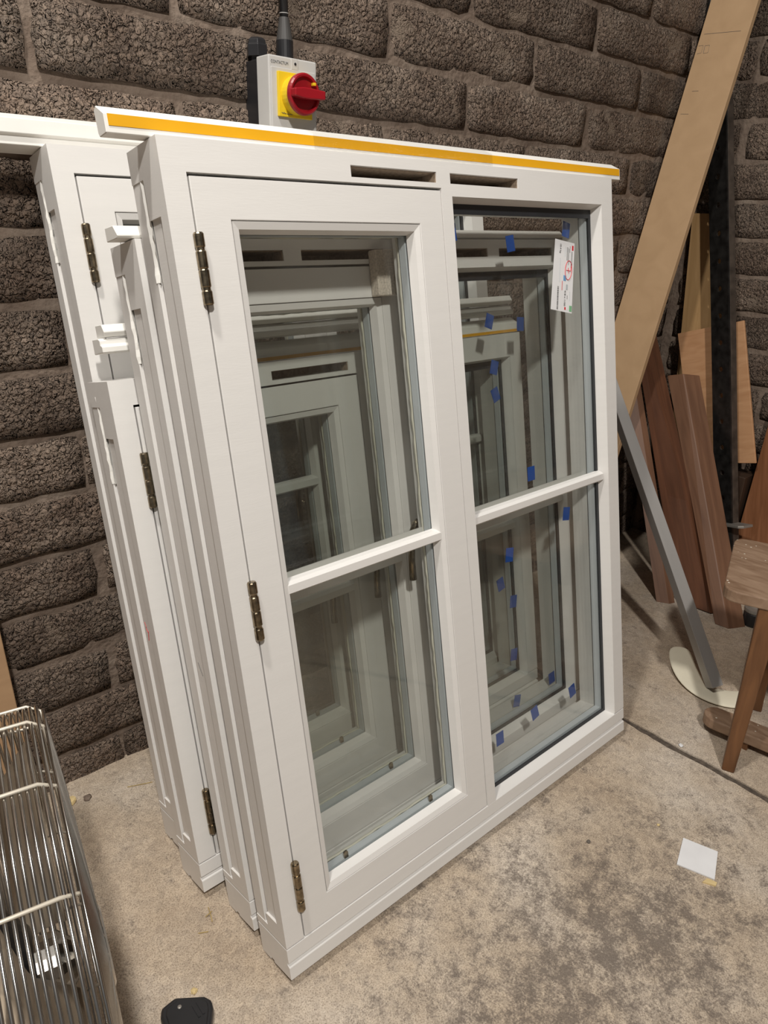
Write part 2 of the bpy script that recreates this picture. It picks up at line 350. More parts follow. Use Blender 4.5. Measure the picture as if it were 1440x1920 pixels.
def empty(name, loc=(0, 0, 0), rot=(0, 0, 0)):
    o = bpy.data.objects.new(name, None); COL.objects.link(o); o.location = loc; o.rotation_euler = rot; o.empty_display_size = 0.05
    return o
def tag(o, label, cat, group=None, kind=None):
    o['label'] = label; o['category'] = cat
    if group: o['group'] = group
    if kind: o['kind'] = kind
    return o
def struct(o, label=None):
    o['kind'] = 'structure'
    if label: o['label'] = label
    return o
def text_mesh(txt, size, mat, name):
    cu = bpy.data.curves.new(name, 'FONT'); cu.body = txt; cu.size = size; cu.extrude = 0.00012
    t = bpy.data.objects.new(name, cu); COL.objects.link(t)
    bpy.context.view_layer.update()
    me = bpy.data.meshes.new_from_object(t.evaluated_get(bpy.context.evaluated_depsgraph_get()))
    bpy.data.objects.remove(t); me.materials.clear(); me.materials.append(M[mat]); me.name = name
    return me

# ------------------------------------------------------------------ floor: two slabs with an open joint
JX = 0.988
floor = MB().box((-3, -3.5, FZ-0.10), (XR+0.3, YW+0.3, FZ-0.012)).build('floor', 'jointdirt')
struct(floor, 'worn beige concrete workshop floor with a dirt-filled joint')
def slab(x0, x1, edge_side):
    mb = MB(); n = 260; ys = [-3.5+(YW+0.3+3.5)*i/n for i in range(n+1)]
    r = random.Random(3 if edge_side > 0 else 5); off = []
    a = 0
    for y in ys:
        a = 0.72*a+r.uniform(-0.0028, 0.0028); off.append(a)
    vs = []
    for y, e in zip(ys, off):
        if edge_side > 0: xa, xb = x0, x1+e
        else: xa, xb = x0+e, x1
        vs += [(xa, y, FZ), (xb, y, FZ), (xb, y, FZ-0.013), (xa, y, FZ-0.013)]
    fs = []
    for i in range(n):
        k = i*4
        fs += [(k, k+1, k+5, k+4), (k+1, k+2, k+6, k+5), (k+3, k, k+4, k+7)]
    mb.add(vs, fs); return mb
slab(-3, JX-0.0105, 1).build('slab', 'floor', floor)
slab(JX+0.0085, XR+0.3, -1).build('slab', 'floor', floor)

MB().box((JX-0.015, -3.5, FZ-0.0125), (JX+0.013, YW+0.2, FZ-0.0035)).build('joint_dirt', 'jointdirt', floor)

# ------------------------------------------------------------------ walls of rough clinker blocks
CH = 0.1115; Z0 = 1.39-13*CH     # bed joint heights
def block_mesh(L, h, seed):
    r = random.Random(seed); nx, nz = 12, 4; mb = MB(); vs = []
    for j in range(nz+1):
        for i in range(nx+1):
            x = L*i/nx; z = h*j/nz
            ed = (i in (0, nx)) or (j in (0, nz))
            x += r.uniform(-0.004, 0.004); z += r.uniform(-0.0032, 0.0032)
            y = r.uniform(-0.0028, 0.0024)+(0.0025 if ed else 0)
            if (i in (0, nx)) and (j in (0, nz)):
                x += 0.004*(1 if i == 0 else -1); z += 0.003*(1 if j == 0 else -1)
            vs.append((x, y, z))
    fs = [(j*(nx+1)+i, j*(nx+1)+i+1, (j+1)*(nx+1)+i+1, (j+1)*(nx+1)+i) for j in range(nz) for i in range(nx)]
    rim = [i for i in range(nx+1)]+[(j+1)*(nx+1)-1 for j in range(1, nz+1)]+[nz*(nx+1)+i for i in range(nx-1, -1, -1)]+[j*(nx+1) for j in range(nz-1, 0, -1)]
    n0 = len(vs)
    for k in rim: vs.append((vs[k][0], 0.03, vs[k][2]))
    m_ = len(rim)
    fs += [(rim[k], rim[(k+1) % m_], n0+(k+1) % m_, n0+k) for k in range(m_)]
    mb.add(vs, fs); return mb.mesh('block', 'block', smooth=True)
BL = 0.462; JT = 0.0145
variants = [block_mesh(BL, CH-JT, 100+i) for i in range(7)]
def wall_blocks(parent, x_from, x_to, z_to, place, phase, seed):
    r = random.Random(seed); row = 0; z = Z0-CH*1
    while z < z_to:
        st = 0.478
        x0 = phase[row % 2]
        x = x0-st*math.ceil((x0-x_from)/st)
        while x < x_to-0.04:
            a, b = max(x+JT/2+r.uniform(-.006, .006), x_from), min(x+st-JT/2+r.uniform(-.006, .006), x_to)
            if b-a > 0.05:
                me = r.choice(variants) if b-a > 0.3 else block_mesh(b-a, CH-JT, r.randrange(9999))
                o = put(me, 'block', parent)
                if b-a > 0.3: o.scale = ((b-a)/BL, 1, 1)
                place(o, a, z+JT/2+r.uniform(-.002, .002), r.uniform(-0.003, 0.003))
            x += st
        z += CH; row += 1
wb = MB().box((-3, YW+0.0058, FZ-0.1), (XR+0.3, YW+0.22, 3.0)).build('wall_back', 'mortar'); struct(wb, 'brown clinker block wall with wide smeared mortar joints')
def pb(o, a, z, dy): o.location = (a, YW+dy, z)
wall_blocks(wb, -1.9, 2.045, 2.3, pb, (0.255-0.003, 0.012), 11)
wr = MB().box((XR+0.0058, -3, FZ-0.1), (XR+0.22, YW+0.006, 3.0)).build('wall_right', 'mortar'); struct(wr, 'grey clinker block wall meeting the back wall at the corner')
def pr(o, a, z, dy): o.location = (XR+dy, -a, z); o.rotation_euler = (0, 0, -math.pi/2)
wall_blocks(wr, -YW+0.02, 1.3, 2.3, pr, (-0.30, -0.52), 12)

# ------------------------------------------------------------------ windows
W = 0.93; D = 0.085; JL = 0.032; HD = 0.038; SL = 0.0595
SR = 0.4595; OL = 0.4825; OR = 0.894; OB = 0.057
def frameprof(prof): return prof
def make_window(label, Yb, H, slots, bar_v, hinges, x0=0.0, first=False, frag=True):
    root = empty('casement_window', (x0, Yb, 0), (-LEAN, 0, 0))
    tag(root, label, 'window', 'white casement windows leaning in a stack')
    Hs = H-HD; OT = H-0.0495
    # head with routed vent slots
    us = sorted({0, W, OL, OR, *[q for s in slots for q in s]}); vv = [OT, Hs, H-0.031, H-0.0155, H]
    def solid(i, j):
        mid = (us[i]+us[i+1])/2
        if j == 0: return OL < mid < OR
        if j != 2: return True
        return not any(a < mid < b for a, b in slots)
    hd = MB().grid_solid(us, vv, 0, D, solid)
    hob = hd.build('head', 'paint_h', root, merge=True)
    for a, b in slots:
        ln = MB().box((b-0.0012, 0.002, H-0.0305), (b-0.0002, 0.062, H-0.016))
        ln.box((a+.0002, 0.060, H-0.0308), (b-.0013, 0.062, H-0.0158)).box((a+.0002, 0.006, H-0.0165), (b-.0013, 0.0598, H-0.0156))
        ln.build('slot_lining', 'rawslot', hob)
    # jambs: grooved on the outside
    def jamb(uo, ui, side):
        sgn = 1 if ui > uo else -1
        g = lambda depth: uo+sgn*depth
        full = [(uo, 0), (ui, 0), (ui, D), (uo, D)]
        mid = [(uo, 0), (ui, 0), (ui, D), (g(.001), D), (g(.001), .060), (g(.010), .060), (g(.010), .051), (g(.0035), .051), (g(.0035), .019), (uo, .019)]
        mid2 = [(uo, 0), (ui, 0), (ui, D), (g(.001), D), (g(.001), .060), (g(.010), .060), (g(.010), .051), (uo, .051)]
        fn = lambda p, t: (p[0], p[1], t)
        mb = MB()
        mb.prism(full, fn, SL, 0.072); mb.prism(mid2, fn, 0.072, 0.094); mb.prism(mid, fn, 0.094, H-0.085); mb.prism(mid2, fn, H-0.085, Hs)
        return mb.build('jamb', 'paint', root)
    jl = jamb(0, JL, 0); jr = jamb(W, OR, 1)
    MB().box((SR, 0, SL-0.0025), (OL, D, Hs)).build('mullion', 'paint', root)
    # sill with drip groove
    sp = [(0, 0.001), (0, 0.0235), (0.002, 0.0255), (0.005, 0.0265), (0.005, 0.0300), (0.001, 0.0315), (0, 0.033), (0, SL-0.0025), (D, SL-0.0025), (D, 0.0), (0.06, 0.0), (0.06, 0.004), (0.05, 0.004), (0.05, 0)]
    MB().prism(sp, lambda p, t: (t, p[0], p[1]), 0, W).build('sill', 'paint_h', root, bevel=0.0006, seg=1)
    # strip of white film left in the upper end of the side groove
    r = random.Random(int(H*1000)+int(Yb*100)); pts = []
    mb = MB(); n = 14; vs = []
    for i in range(n+1):
        v = H-0.022-0.135*i/n
        vs += [(0.0015+r.uniform(-.001, .001), 0.052+r.uniform(-.001, .0), v), (0.005+r.uniform(-.001, .001), 0.056, v), (0.0004+r.uniform(-.0012, .0006), 0.0605+r.uniform(-.0004, .0006), v)]
    fs = []
    for i in range(n):
        for k in range(2): fs.append((i*3+k, i*3+k+1, i*3+k+4, i*3+k+3))
    mb.add(vs, fs); MB.build(mb, 'film_scrap', 'strip_white', root, smooth=False)
    # opening sash, flush with the frame
    s0, s1, t0, t1 = JL+0.0032, SR-0.0012, SL-0.0012, Hs-0.0036
    IN = 0.049
    prof = [(0, .0012), (IN, .0012), (IN, .0445), (IN+.011, .0445), (IN+.011, .057), (0, .057)]
    sash = MB().ring(s0, s1, t0, t1, prof).build('sash', 'paint', root, bevel=0.0009, seg=2)
    bp = [(IN+.0012, .0016), (IN+.0105, .0045), (IN+.0145, .0195), (IN+.0012, .0195)]
    MB().ring(s0, s1, t0, t1, bp).build('glazing_bead', 'paint', sash)
    def igu(par, a, b, c, d, i0, dz):
        g0, g1, h0, h1 = a+i0, b-i0, c+i0, d-i0
        MB().box((g0, dz, h0), (g1, dz+.004, h1)).build('pane', 'glass', par)
        MB().box((g0, dz+.018, h0), (g1, dz+.022, h1)).build('pane', 'glass', par)
        return g0, g1, h0, h1
    g = igu(sash, s0, s1, t0, t1, IN+.0008, .0205)
    MB().ring(s0, s1, t0, t1, [(IN+.001, .0247), (IN+.0148, .0247), (IN+.0148, .0383), (IN+.001, .0383)]).build('glass_spacer', 'spacer', sash)
    # wavy sealant bead on the room side
    mb = MB(); r = random.Random(5)
    i = IN+.0125; pth = []
    for (xa, za, xb, zb) in ((s0+i, t0+i, s1-i, t0+i), (s1-i, t0+i, s1-i, t1-i), (s1-i, t1-i, s0+i, t1-i), (s0+i, t1-i, s0+i, t0+i)):
        k = max(6, int(math.hypot(xb-xa, zb-za)/0.014))
        for q in range(k):
            t = q/k; pth.append((xa+(xb-xa)*t+r.uniform(-.0012, .0012), 0.0440, za+(zb-za)*t+r.uniform(-.0012, .0012)))
    mb.tube(pth, 0.0027, 5, closed=True).build('sealant', 'sealant', sash, smooth=True)
    # glazing bars of the sash
    def bars(par, a, b, v, dg, fr, mat='paint_h'):
        pr_ = [(v-.0115, dg), (v-.0100, dg-.010), (v-.006, fr), (v+.006, fr), (v+.0100, dg-.010), (v+.0115, dg)]
        MB().prism(pr_, lambda p, t: (t, p[1], p[0]), a, b).build('glazing_bar', mat, par)
        dk = dg+.0225
        pr2 = [(v-.0115, dk), (v-.0085, dk+.010), (v+.0085, dk+.010), (v+.0115, dk)]
        MB().prism(pr2, lambda p, t: (t, p[1], p[0]), a, b).build('glazing_bar', mat, par)
    bars(sash, s0+IN+.0095, s1-IN-.0095, bar_v, .0203, .003)
    for k in range(2):
        uu = s0+IN+.06+k*(s1-s0-2*IN-.13)
        MB().prism([(uu-.004, t0+IN+.014), (uu+.004, t0+IN+.014), (uu+.004, t0+IN+.024), (uu+.0025, t0+IN+.0265), (uu-.0025, t0+IN+.0265), (uu-.004, t0+IN+.024)], lambda p, t: (p[0], t, p[1]), .0245, .0275).build('drain_clip', 'bronze', sash)
    # lever handle on the room side
    hu, hv = s1-0.045, bar_v+0.004
    hb = MB().lathe([(.0001, 0), (.0155, 0), (.0155, .004), (.009, .007), (.007, .016)], (hu, .0565, hv), (0, 1, 0), 16).build('handle', 'bronze', sash, smooth=False)
    MB().tube([(hu, .071, hv+.010), (hu-.005, .0745, hv+.006), (hu-.015, .0755, hv-.012), (hu-.021, .0755, hv-.06), (hu-.022, .0755, hv-.094)], [.006, .0068, .0062, .0058, .0068], 10).build('lever', 'bronze', hb, smooth=True)
    # hinges: barrel of knuckles with collars
    for hv in hinges:
        hu = JL+0.001
        h = MB().box((hu-.0008, 0.0002, hv-.042), (hu+.0008, 0.03, hv+.042)).lathe([(.0054, -.0425), (.0054, .0425)], (hu, -.0045, hv), (0, 0, 1), 10).build('hinge', 'bronze', root)
        for a, b in ((-.042, -.0250), (-.0215, -.0003), (.0003, .0215), (.0250, .042)):
            MB().lathe([(.0058, a), (.0066, a+.0015), (.0066, b-.0015), (.0058, b)], (hu, -.0045, hv), (0, 0, 1), 14).build('knuckle', 'bronze', h)
    # fixed light, glazed straight into the frame
    fx = MB().ring(OL, OR, OB, OT, [(0.0001, .0008), (.0060, .0215), (.0060, .0232), (0.0001, .0232)]).build('fixed_light_bead', 'paint', root)
    MB().ring(OL, OR, OB, OT, [(0.0005, .0470), (.012, .0470), (.012, D-.0008), (0.0005, D-.0008)]).build('inner_rebate', 'paint', root)
    igu(fx, OL, OR, OB, OT, .0008, .0242)
    MB().ring(OL, OR, OB, OT, [(.0062, .0218), (.0135, .0222), (.0135, .0240), (.0062, .0240)]).build('gasket', 'gasket', fx)
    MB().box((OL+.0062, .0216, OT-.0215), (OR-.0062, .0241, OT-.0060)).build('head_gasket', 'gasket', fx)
    MB().ring(OL, OR, OB, OT, [(.001, .0284), (.0150, .0284), (.0150, .0420), (.001, .0420)]).build('glass_spacer', 'spacer', fx)
    bars(fx, OL+.0062, OR-.0062, bar_v+.002, .0240, .008)
    return root, sash, fx
def tape(par, u, v, d, rot, sx=.011, sy=.014):
    c, s_ = math.cos(rot), math.sin(rot); cs = [(-sx, -sy), (sx, -sy), (sx, sy), (-sx, sy)]
    MB().prism([(u+a*c-b*s_, v+a*s_+b*c) for a, b in cs], lambda p, t: (p[0], t, p[1]), d, d+.0006).build('tape_square', 'bluetape', par)

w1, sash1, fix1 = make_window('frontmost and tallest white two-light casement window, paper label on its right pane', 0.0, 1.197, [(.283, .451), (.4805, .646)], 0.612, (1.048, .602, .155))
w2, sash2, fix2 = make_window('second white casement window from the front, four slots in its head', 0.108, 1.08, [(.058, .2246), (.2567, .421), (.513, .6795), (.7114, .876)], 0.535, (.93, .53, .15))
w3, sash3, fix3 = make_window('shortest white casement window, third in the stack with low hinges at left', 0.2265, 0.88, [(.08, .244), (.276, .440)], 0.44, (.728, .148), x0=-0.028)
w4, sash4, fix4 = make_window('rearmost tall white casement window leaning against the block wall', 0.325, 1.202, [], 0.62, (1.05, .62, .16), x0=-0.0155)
rr = random.Random(21)
for (u, v) in [(0.843, 1.109), (0.674, 1.084), (0.524, 1.102), (0.699, 0.655), (0.807, 0.547), (0.802, 0.14), (0.67, 0.144), (0.557, 0.137), (0.517, 0.566), (0.62, 0.509)]:
    tape(fix1, u, v, .0466, rr.uniform(-.35, .35))
for (u, v) in [(0.725, 0.932), (0.821, 0.92), (0.868, 0.09), (0.738, 0.085), (0.708, 0.378), (0.746, 0.326), (0.737, 0.201), (0.731, 0.84), (0.73, 0.785)]:
    tape(fix2, u, v, .0466, rr.uniform(-.35, .35))

# pen marks on the outer sides of two frames
MB().tube([(.0033, .046, .494), (.0033, .042, .487), (.0033, .044, .484), (.0033, .038, .478)], .0005, 4).build('pen_mark', 'redink', w3)
MB().tube([(.0033, .036, .480), (.0033, .041, .463)], .0006, 4).build('pen_mark', 'redink', w3)
MB().tube([(.0033, .044, .470), (.0033, .034, .450)], .0004, 4).build('pencil_mark', 'ink', w2)
# glass makers' paper label, stuck on the right pane of the front window
def label_on_glass():
    A = Vector((0.776, 1.089)); B = Vector((0.836, 1.080)); C_ = Vector((0.818, 0.951)); Dd = Vector((0.753, 0.963))
    d = 0.0238
    lab = MB().prism([(A.x, A.y), (Dd.x, Dd.y), (C_.x, C_.y), (B.x, B.y)], lambda p, t: (p[0], t, p[1]), d-.0004, d).build('paper_label', 'paper', fix1)
    # label frame: origin at B (printed top-left after the quarter turn), x runs down along B->C, y runs left along B->A
    o = B; ex = (C_-B); L = ex.length; ex = ex/L; ey = (A-B); Hh = ey.length; ey = ey/Hh
    # printed y axis points up = towards right edge (B side) ; so text up = -ey
    def P3(x, y, dd=-.0007): q = o+ex*x+ey*y; return (q.x, d+dd, q.y)
    def rect(x0, y0, x1, y1, mat, name):
        mb = MB(); mb.add([P3(x0, y0), P3(x1, y0), P3(x1, y1), P3(x0, y1), P3(x0, y0, -.0004), P3(x1, y0, -.0004), P3(x1, y1, -.0004), P3(x0, y1, -.0004)],
               [(0,1,2,3), (4,5,6,7), (0,1,5,4), (1,2,6,5), (2,3,7,6), (3,0,4,7)])
        return mb.build(name, mat, lab)
    def txt(t, x, y, size, mat):
        me = text_mesh(t, size, mat, 'lettering'); ob = put(me, 'lettering', lab)
        m_ = Matrix.Identity(4); up = -ey
        m_.col[0] = Vector((ex.x, 0, ex.y, 0)); m_.col[1] = Vector((up.x, 0, up.y, 0))
        nrm = Vector((ex.x, 0, ex.y)).cross(Vector((up.x, 0, up.y))); m_.col[2] = Vector((*nrm, 0))
        p = P3(x, y, -.0009); m_.col[3] = Vector((*p, 1)); ob.matrix_local = m_
    rect(.005, .003, .014, .008, 'redink', 'emblem')
    rect(.062, .002, .071, .010, 'greenink', 'green_tile') if False else rect(L-.014, .001, L-.003, .009, 'greenink', 'green_tile')
    rect(L-.010, .013, L-.005, .018, 'paper', 'white_tile'); rect(L-.010, .020, L-.005, .0245, 'redink', 'red_mark')
    rect(.062, .023, .072, .031, 'blueink', 'blue_mark')
    rect(.073, .0335, .090, .0348, 'redink', 'red_line')
    txt('418 x 1100', L-.041, .0265, .0064, 'ink')
    rect(.078, .0165, .088, .0225, 'spacer', 'grey_box')
    for i, (x, y, l_) in enumerate([(.016, .0055, .026), (.016, .0085, .030), (.007, .0135, .012), (.012, .0165, .030), (.010, .0195, .027), (.010, .0225, .024), (.010, .0285, .018), (.090, .0085, .018), (.098, .0165, .007), (.032, .043, .044)]):
        rect(x, y, x+l_, y+.0009, 'spacer' if i in (9, 7, 6) else 'ink', 'print_line')
    txt('10.4 kg', .006, .0455, .0060, 'ink')
    rq = random.Random(4); x = .084
    while x < L-.005:
        wd = rq.choice((.0006, .0011, .0016)); rect(x, .0445, x+wd, .0485, 'ink', 'bar_mark'); x += wd+rq.choice((.0006, .0009))
    # red hand-drawn ring and a crossed seven
    ring = [P3(.0515+.0175*math.cos(a)+.002*math.sin(a), .0165+.0105*math.sin(a), -.0009) for a in [i*2*math.pi/30 for i in range(30)]]
    MB().tube(ring, .0006, 5, closed=True).build('red_ring', 'redink', lab)
    MB().tube([P3(.043, .0095, -.0009), P3(.045, .0085, -.0009), P3(.052, .0100, -.0009), P3(.052, .0235, -.0009)], .0006, 5).build('red_seven', 'redink', lab)
    MB().tube([P3(.047, .0175, -.0009), P3(.057, .0155, -.0009)], .0006, 5).build('red_seven_bar', 'redink', lab)
label_on_glass()

# drip strips lying along the heads
def place_strip(name, mb, label, Yb, u0, v0, roll=0.0, grp='loose white drip strips'):
    root = empty(name, (0, 0, 0), (-LEAN, 0, 0))
    c, s_ = math.cos(LEAN), math.sin(LEAN)
    root.location = (u0, Yb+v0*s_, v0*c)
    if roll: root.rotation_euler = (-LEAN, roll, 0)
    tag(root, label, 'trim strip', grp)
    return root
SP = [(.015, 0), (.015, .0200), (.034, .0325), (.0405, .029), (.0385, .004), (.036, 0)]
def strip(label, Yb, v0, u0, u1, tape_=(.0075, .0198), roll=0.0, d_off=0.0, sp=SP, wrap=None):
    root = place_strip('drip_strip', None, label, Yb, u0, v0, roll)
    L = u1-u0
    MB().prism([(p[0]+d_off, p[1]) for p in sp], lambda p, t: (t, p[0], p[1]), 0, L).build('moulding', 'strip_white', root, bevel=0.0008, seg=1)
    if tape_:
        MB().box((0.004, .0142+d_off, tape_[0]), (L-.003, .0151+d_off, tape_[1])).build('adhesive_tape', 'yellow_tape', root)
    if wrap:
        a, b = wrap; n = 60; vs = []; r = random.Random(9)
        pf = [(p[0]+d_off, p[1]) for p in sp]; cx = sum(p[0] for p in pf)/len(pf); cz = sum(p[1] for p in pf)/len(pf)
        pf = [(cx+(p[0]-cx)*1.0+math.copysign(.0014, p[0]-cx), cz+(p[1]-cz)+math.copysign(.0012, p[1]-cz)) for p in pf]
        pf = pf[:5]; k = len(pf)
        for i in range(n+1):
            for p in pf: vs.append((a+(b-a)*i/n-u0, p[0]+r.uniform(-.0004, .0006), p[1]+r.uniform(-.0002, .0010)))
        fs = [(i*k+j, i*k+j+1, (i+1)*k+j+1, (i+1)*k+j) for i in range(n) for j in range(k-1)]
        MB().add(vs, fs).build('plastic_wrap', 'film', root, smooth=True)
    return root
strip('long white strip with a yellow tape band, on top of the frontmost window', 0.0, 1.1985, -.050, .984, wrap=(.235, .60))
SP2 = [(.006, 0), (.003, .003), (.014, .0165), (.042, .0175), (.042, 0)]
strip('thin white strip along the head of the second window', 0.108, 1.0815, -.020, .925, tape_=None, sp=SP2)
SP4 = [(.012, 0), (.012, .012), (.006, .014), (.006, .034), (.030, .046), (.062, .046), (.062, 0)]
strip('broad plain white strip overhanging left on the rearmost window', 0.325, 1.2035, -.36, .36, tape_=None, sp=SP4, d_off=.012)
strip('white strip with yellow tape directly on the shortest window head', 0.2265, 0.8815, .05, .915, tape_=(.0003, .0062), wrap=(.2, .6))
SPB = [(.012, .002), (.012, .010), (.018, .013), (.018, .019), (.024, .022), (.048, .022), (.048, .0)]
strip('white stepped strip between two others on the shortest window', 0.2265, 0.9190, -.021, .90, tape_=None, sp=SPB, wrap=(.15, .55))
SPC = [(.018, 0), (.013, .007), (.020, .018), (.045, .018), (.045, 0)]
strip('white chamfered strip lying uppermost on the shortest window', 0.2265, 0.9425, -.014, .90, tape_=None, sp=SPC)

# packing block held between the two front windows
pbk = MB().box((-.021, 0, -.036), (.021, .0195, .036)).build('packing_block', 'endgrain', None, bevel=0.002)
pbk.rotation_euler = (-LEAN, 0, 0); pbk.location = (.408, .0862*math.cos(LEAN)+1.046*math.sin(LEAN), -.0862*math.sin(LEAN)+1.046*math.cos(LEAN))
tag(pbk, 'rough wooden packing block wedged between the two front windows', 'wood block')

# ------------------------------------------------------------------ rotary isolator switch on the wall
sw = empty('isolator_switch', (0.436, YW, 1.20)); tag(sw, 'grey and black isolator switch with a red and yellow rotary knob', 'switch')
MB().box((-.050, -.038, 0), (.050, 0.004, .146)).build('back_box', 'blackplastic', sw, bevel=.002)
cov = MB().box((-.051, -.077, -.001), (.051, -.0375, .149)).build('cover', 'greyplastic', sw, bevel=.0022)
MB().box((-.047, -.0785, .004), (.047, -.0765, .131)).build('front_panel', 'greyplastic', cov, bevel=.0008)
MB().box((-.004, -.0782, .131), (.010, -.0765, .148)).build('screw_tab', 'greyplastic', cov, bevel=.0006)
MB().lathe([(.0022, 0), (.0022, .0012)], (.004, -.0790, .140), (0, 1, 0), 12).build('screw', 'blackplastic', cov)
pl = MB().box((-.036, -.084, .055), (.036, -.078, .125)).build('yellow_plate', 'yellowplastic', sw, bevel=.001)
MB().lathe([(.031, 0), (.030, .016), (.028, .022)], (0, -.083, .090), (0, -1, 0), 32).build('collar', 'yellowplastic', pl)
dial = MB().lathe([(.0305, 0), (.033, .003), (.033, .010), (.0305, .0125), (.0275, .012), (.0255, .006), (.008, .004)], (0, -.102, .090), (0, -1, 0), 40).build('rotary_dial', 'redplastic', sw, smooth=False)
gp = [(-.031, -.006), (-.012, -.0085), (.0, -.0085), (.034, -.0068), (.034, .0068), (.0, .0085), (-.012, .0085), (-.031, .006)]
MB().prism(gp, lambda p, t: (p[0], t, .090+p[1]), -.128, -.104).build('grip', 'redplastic', dial, bevel=.0018)
MB().box((-.020, -.0788, .059), (-.008, -.0842, .0600)).build('plate_mark', 'ink', pl)
MB().tube([(-.031, -.0845, .0615), (-.028, -.0845, .060), (-.026, -.0845, .0615), (-.024, -.0845, .060), (-.0215, -.0845, .0605)], .0005, 4).build('plate_squiggle', 'ink', pl)
MB().box((.016, -.117, .1045), (.0215, -.108, .1095)).build('padlock_slot', 'yellowplastic', dial, bevel=.001)
lt = put(text_mesh('CONTACTUM', .0066, 'ink', 'lettering'), 'lettering', cov); lt.rotation_euler = (math.pi/2, 0, 0); lt.location = (-.0465, -.0774, .1368)
tw = max(v.co.x for v in lt.data.vertices); lt.scale = (.036/tw, 1, 1)
gl = MB().lathe([(.012, 0), (.012, .006), (.0195, .006), (.0195, .024), (.0175, .026), (.0165, .032), (.011, .036)], (-.036, -.018, .146), (0, 0, 1), 6).build('blank_gland', 'blackplastic', sw, bevel=.0008)
cb = empty('cable', (0.455, YW-.024, 1.346)); tag(cb, 'black cable with a tapered grey sleeve rising from the isolator switch', 'cable')
MB().lathe([(.0155, 0), (.0155, .036), (.0150, .0365)], (0, 0, 0.002), (0, 0, 1), 20).build('gland', 'blackplastic', cb, smooth=False)
MB().lathe([(.0150, .038), (.0088, .074)], (0, 0, 0), (0, 0, 1), 20).build('sleeve', simple('grey_sleeve', (.055, .052, .05), .6), cb)
MB().tube([(0, 0, .07), (0, 0.001, .2), (.004, .004, .5), (.0, .004, 1.2)], .0078, 14).build('flex', 'blackplastic', cb, smooth=True)
MB().tube([(.0082*math.cos(a), .0082*math.sin(a), .080) for a in [i*math.pi/6 for i in range(12)]], .0006, 5, closed=True).build('tie', 'greyplastic', cb)

# ------------------------------------------------------------------ leaning boards and bars in the corner
def lean_board(name, b0, b1, t0, t1, th, mat, label, cat='board', nrm=None, bevel=.0012, group='boards leaning in the corner'):
    b0, b1, t0, t1 = map(Vector, (b0, b1, t0, t1))
    o = (b0+b1)/2
    n = ((b1-b0).cross(t0-b0)).normalized() if nrm is None else Vector(nrm).normalized()
    if n.x < 0: n = -n
    zax = ((t0+t1)/2-o).normalized(); yax = zax.cross(n).normalized(); xax = yax.cross(zax)
    R = Matrix((xax, yax, zax)).transposed().to_4x4(); R.translation = o; Ri = R.inverted()
    vs = [Ri @ p for p in (b0, b1, t1, t0)]+[Ri @ (p+n*th) for p in (b0, b1, t1, t0)]
    me = MB().add(vs, [(0,1,2,3), (7,6,5,4), (0,4,5,1), (1,5,6,2), (2,6,7,3), (3,7,4,0)]).mesh(name, mat)
    ob = put(me, name, None, bevel, 1); ob.matrix_world = R
    if label: tag(ob, label, cat, group)
    return ob
# long MDF plank
lean_board('mdf_plank', (1.45, .505, FZ), (1.45, .645, FZ), (2.03, .490, 2.0), (2.03, .635, 2.0), .018, 'mdf', 'long pale MDF plank crossing in front of the corner')
pk = bpy.data.objects['mdf_plank']
def pencil(pts):
    inv = pk.matrix_world.inverted(); P = []
    for y, z in pts:
        t = (z-FZ)/(2.0-FZ); P.append(inv @ Vector((1.45+.58*t-.0004, y, z)))
    MB().tube(P, .0005, 4).build('pencil_mark', 'ink', pk)
bpy.context.view_layer.update()
pencil([(.625, 1.612), (.515, 1.605)])
pencil([(.612, 1.580), (.598, 1.580), (.596, 1.560), (.610, 1.560), (.612, 1.580)])
pencil([(.632, 1.582), (.618, 1.582), (.617, 1.562), (.630, 1.561)])
pencil([(.610, 1.46), (.590, 1.459)]); pencil([(.625, 1.40), (.600, 1.398)])
lean_board('stained_board', (1.5865, .290, FZ), (1.606, .257, FZ), (1.723, .612, .66), (1.742, .588, .66), .024, 'brown2', 'narrow brown board at the left of the leaning timbers', bevel=.001, nrm=(.9, -.42, -.15))
lean_board('stained_board', (1.636, .246, FZ+.004), (1.645, .142, FZ+.004), (1.79, .632, .77), (1.86, .622, .78), .028, 'brown', 'wide dark brown stained board between two narrower leaning timbers', nrm=(.9, -.42, -.15))
lean_board('timber_post', (1.600, .106, FZ), (1.604, .066, FZ), (1.90, .548, .625), (1.90, .492, .64), .062, 'brown2', 'thick brown timber length at the right of the leaning timbers', bevel=.002, nrm=(.86, -.50, -.1))
lean_board('plywood_sheet', (2.0, .54, .338), (2.0, .36, .338), (2.03, .625, 1.13), (2.03, .50, 1.13), .012, 'plywood', 'tall yellowish plywood sheet behind the black steel bar')
lean_board('plywood_sheet', (1.955, .430, .337), (1.955, .226, .390), (1.985, .580, .752), (1.985, .370, .820), .010, 'plypink', 'small pinkish plywood offcut across the black steel bar')
lean_board('veneered_sheet', (1.935, .232, FZ), (1.935, -.45, FZ), (2.03, .238, .62), (2.035, -.10, 1.05), .016, 'redpanel', 'red-brown veneered panel leaning at the right edge')
sb = MB().box((1.95, .245, FZ), (2.04, .53, .335)).build('support_box', 'shadewood', None, bevel=.002); tag(sb, 'brown box behind the black steel bar, coloured extra dark for the shadow there', 'box')  # box brown is darkened to imitate the shadow behind the bar
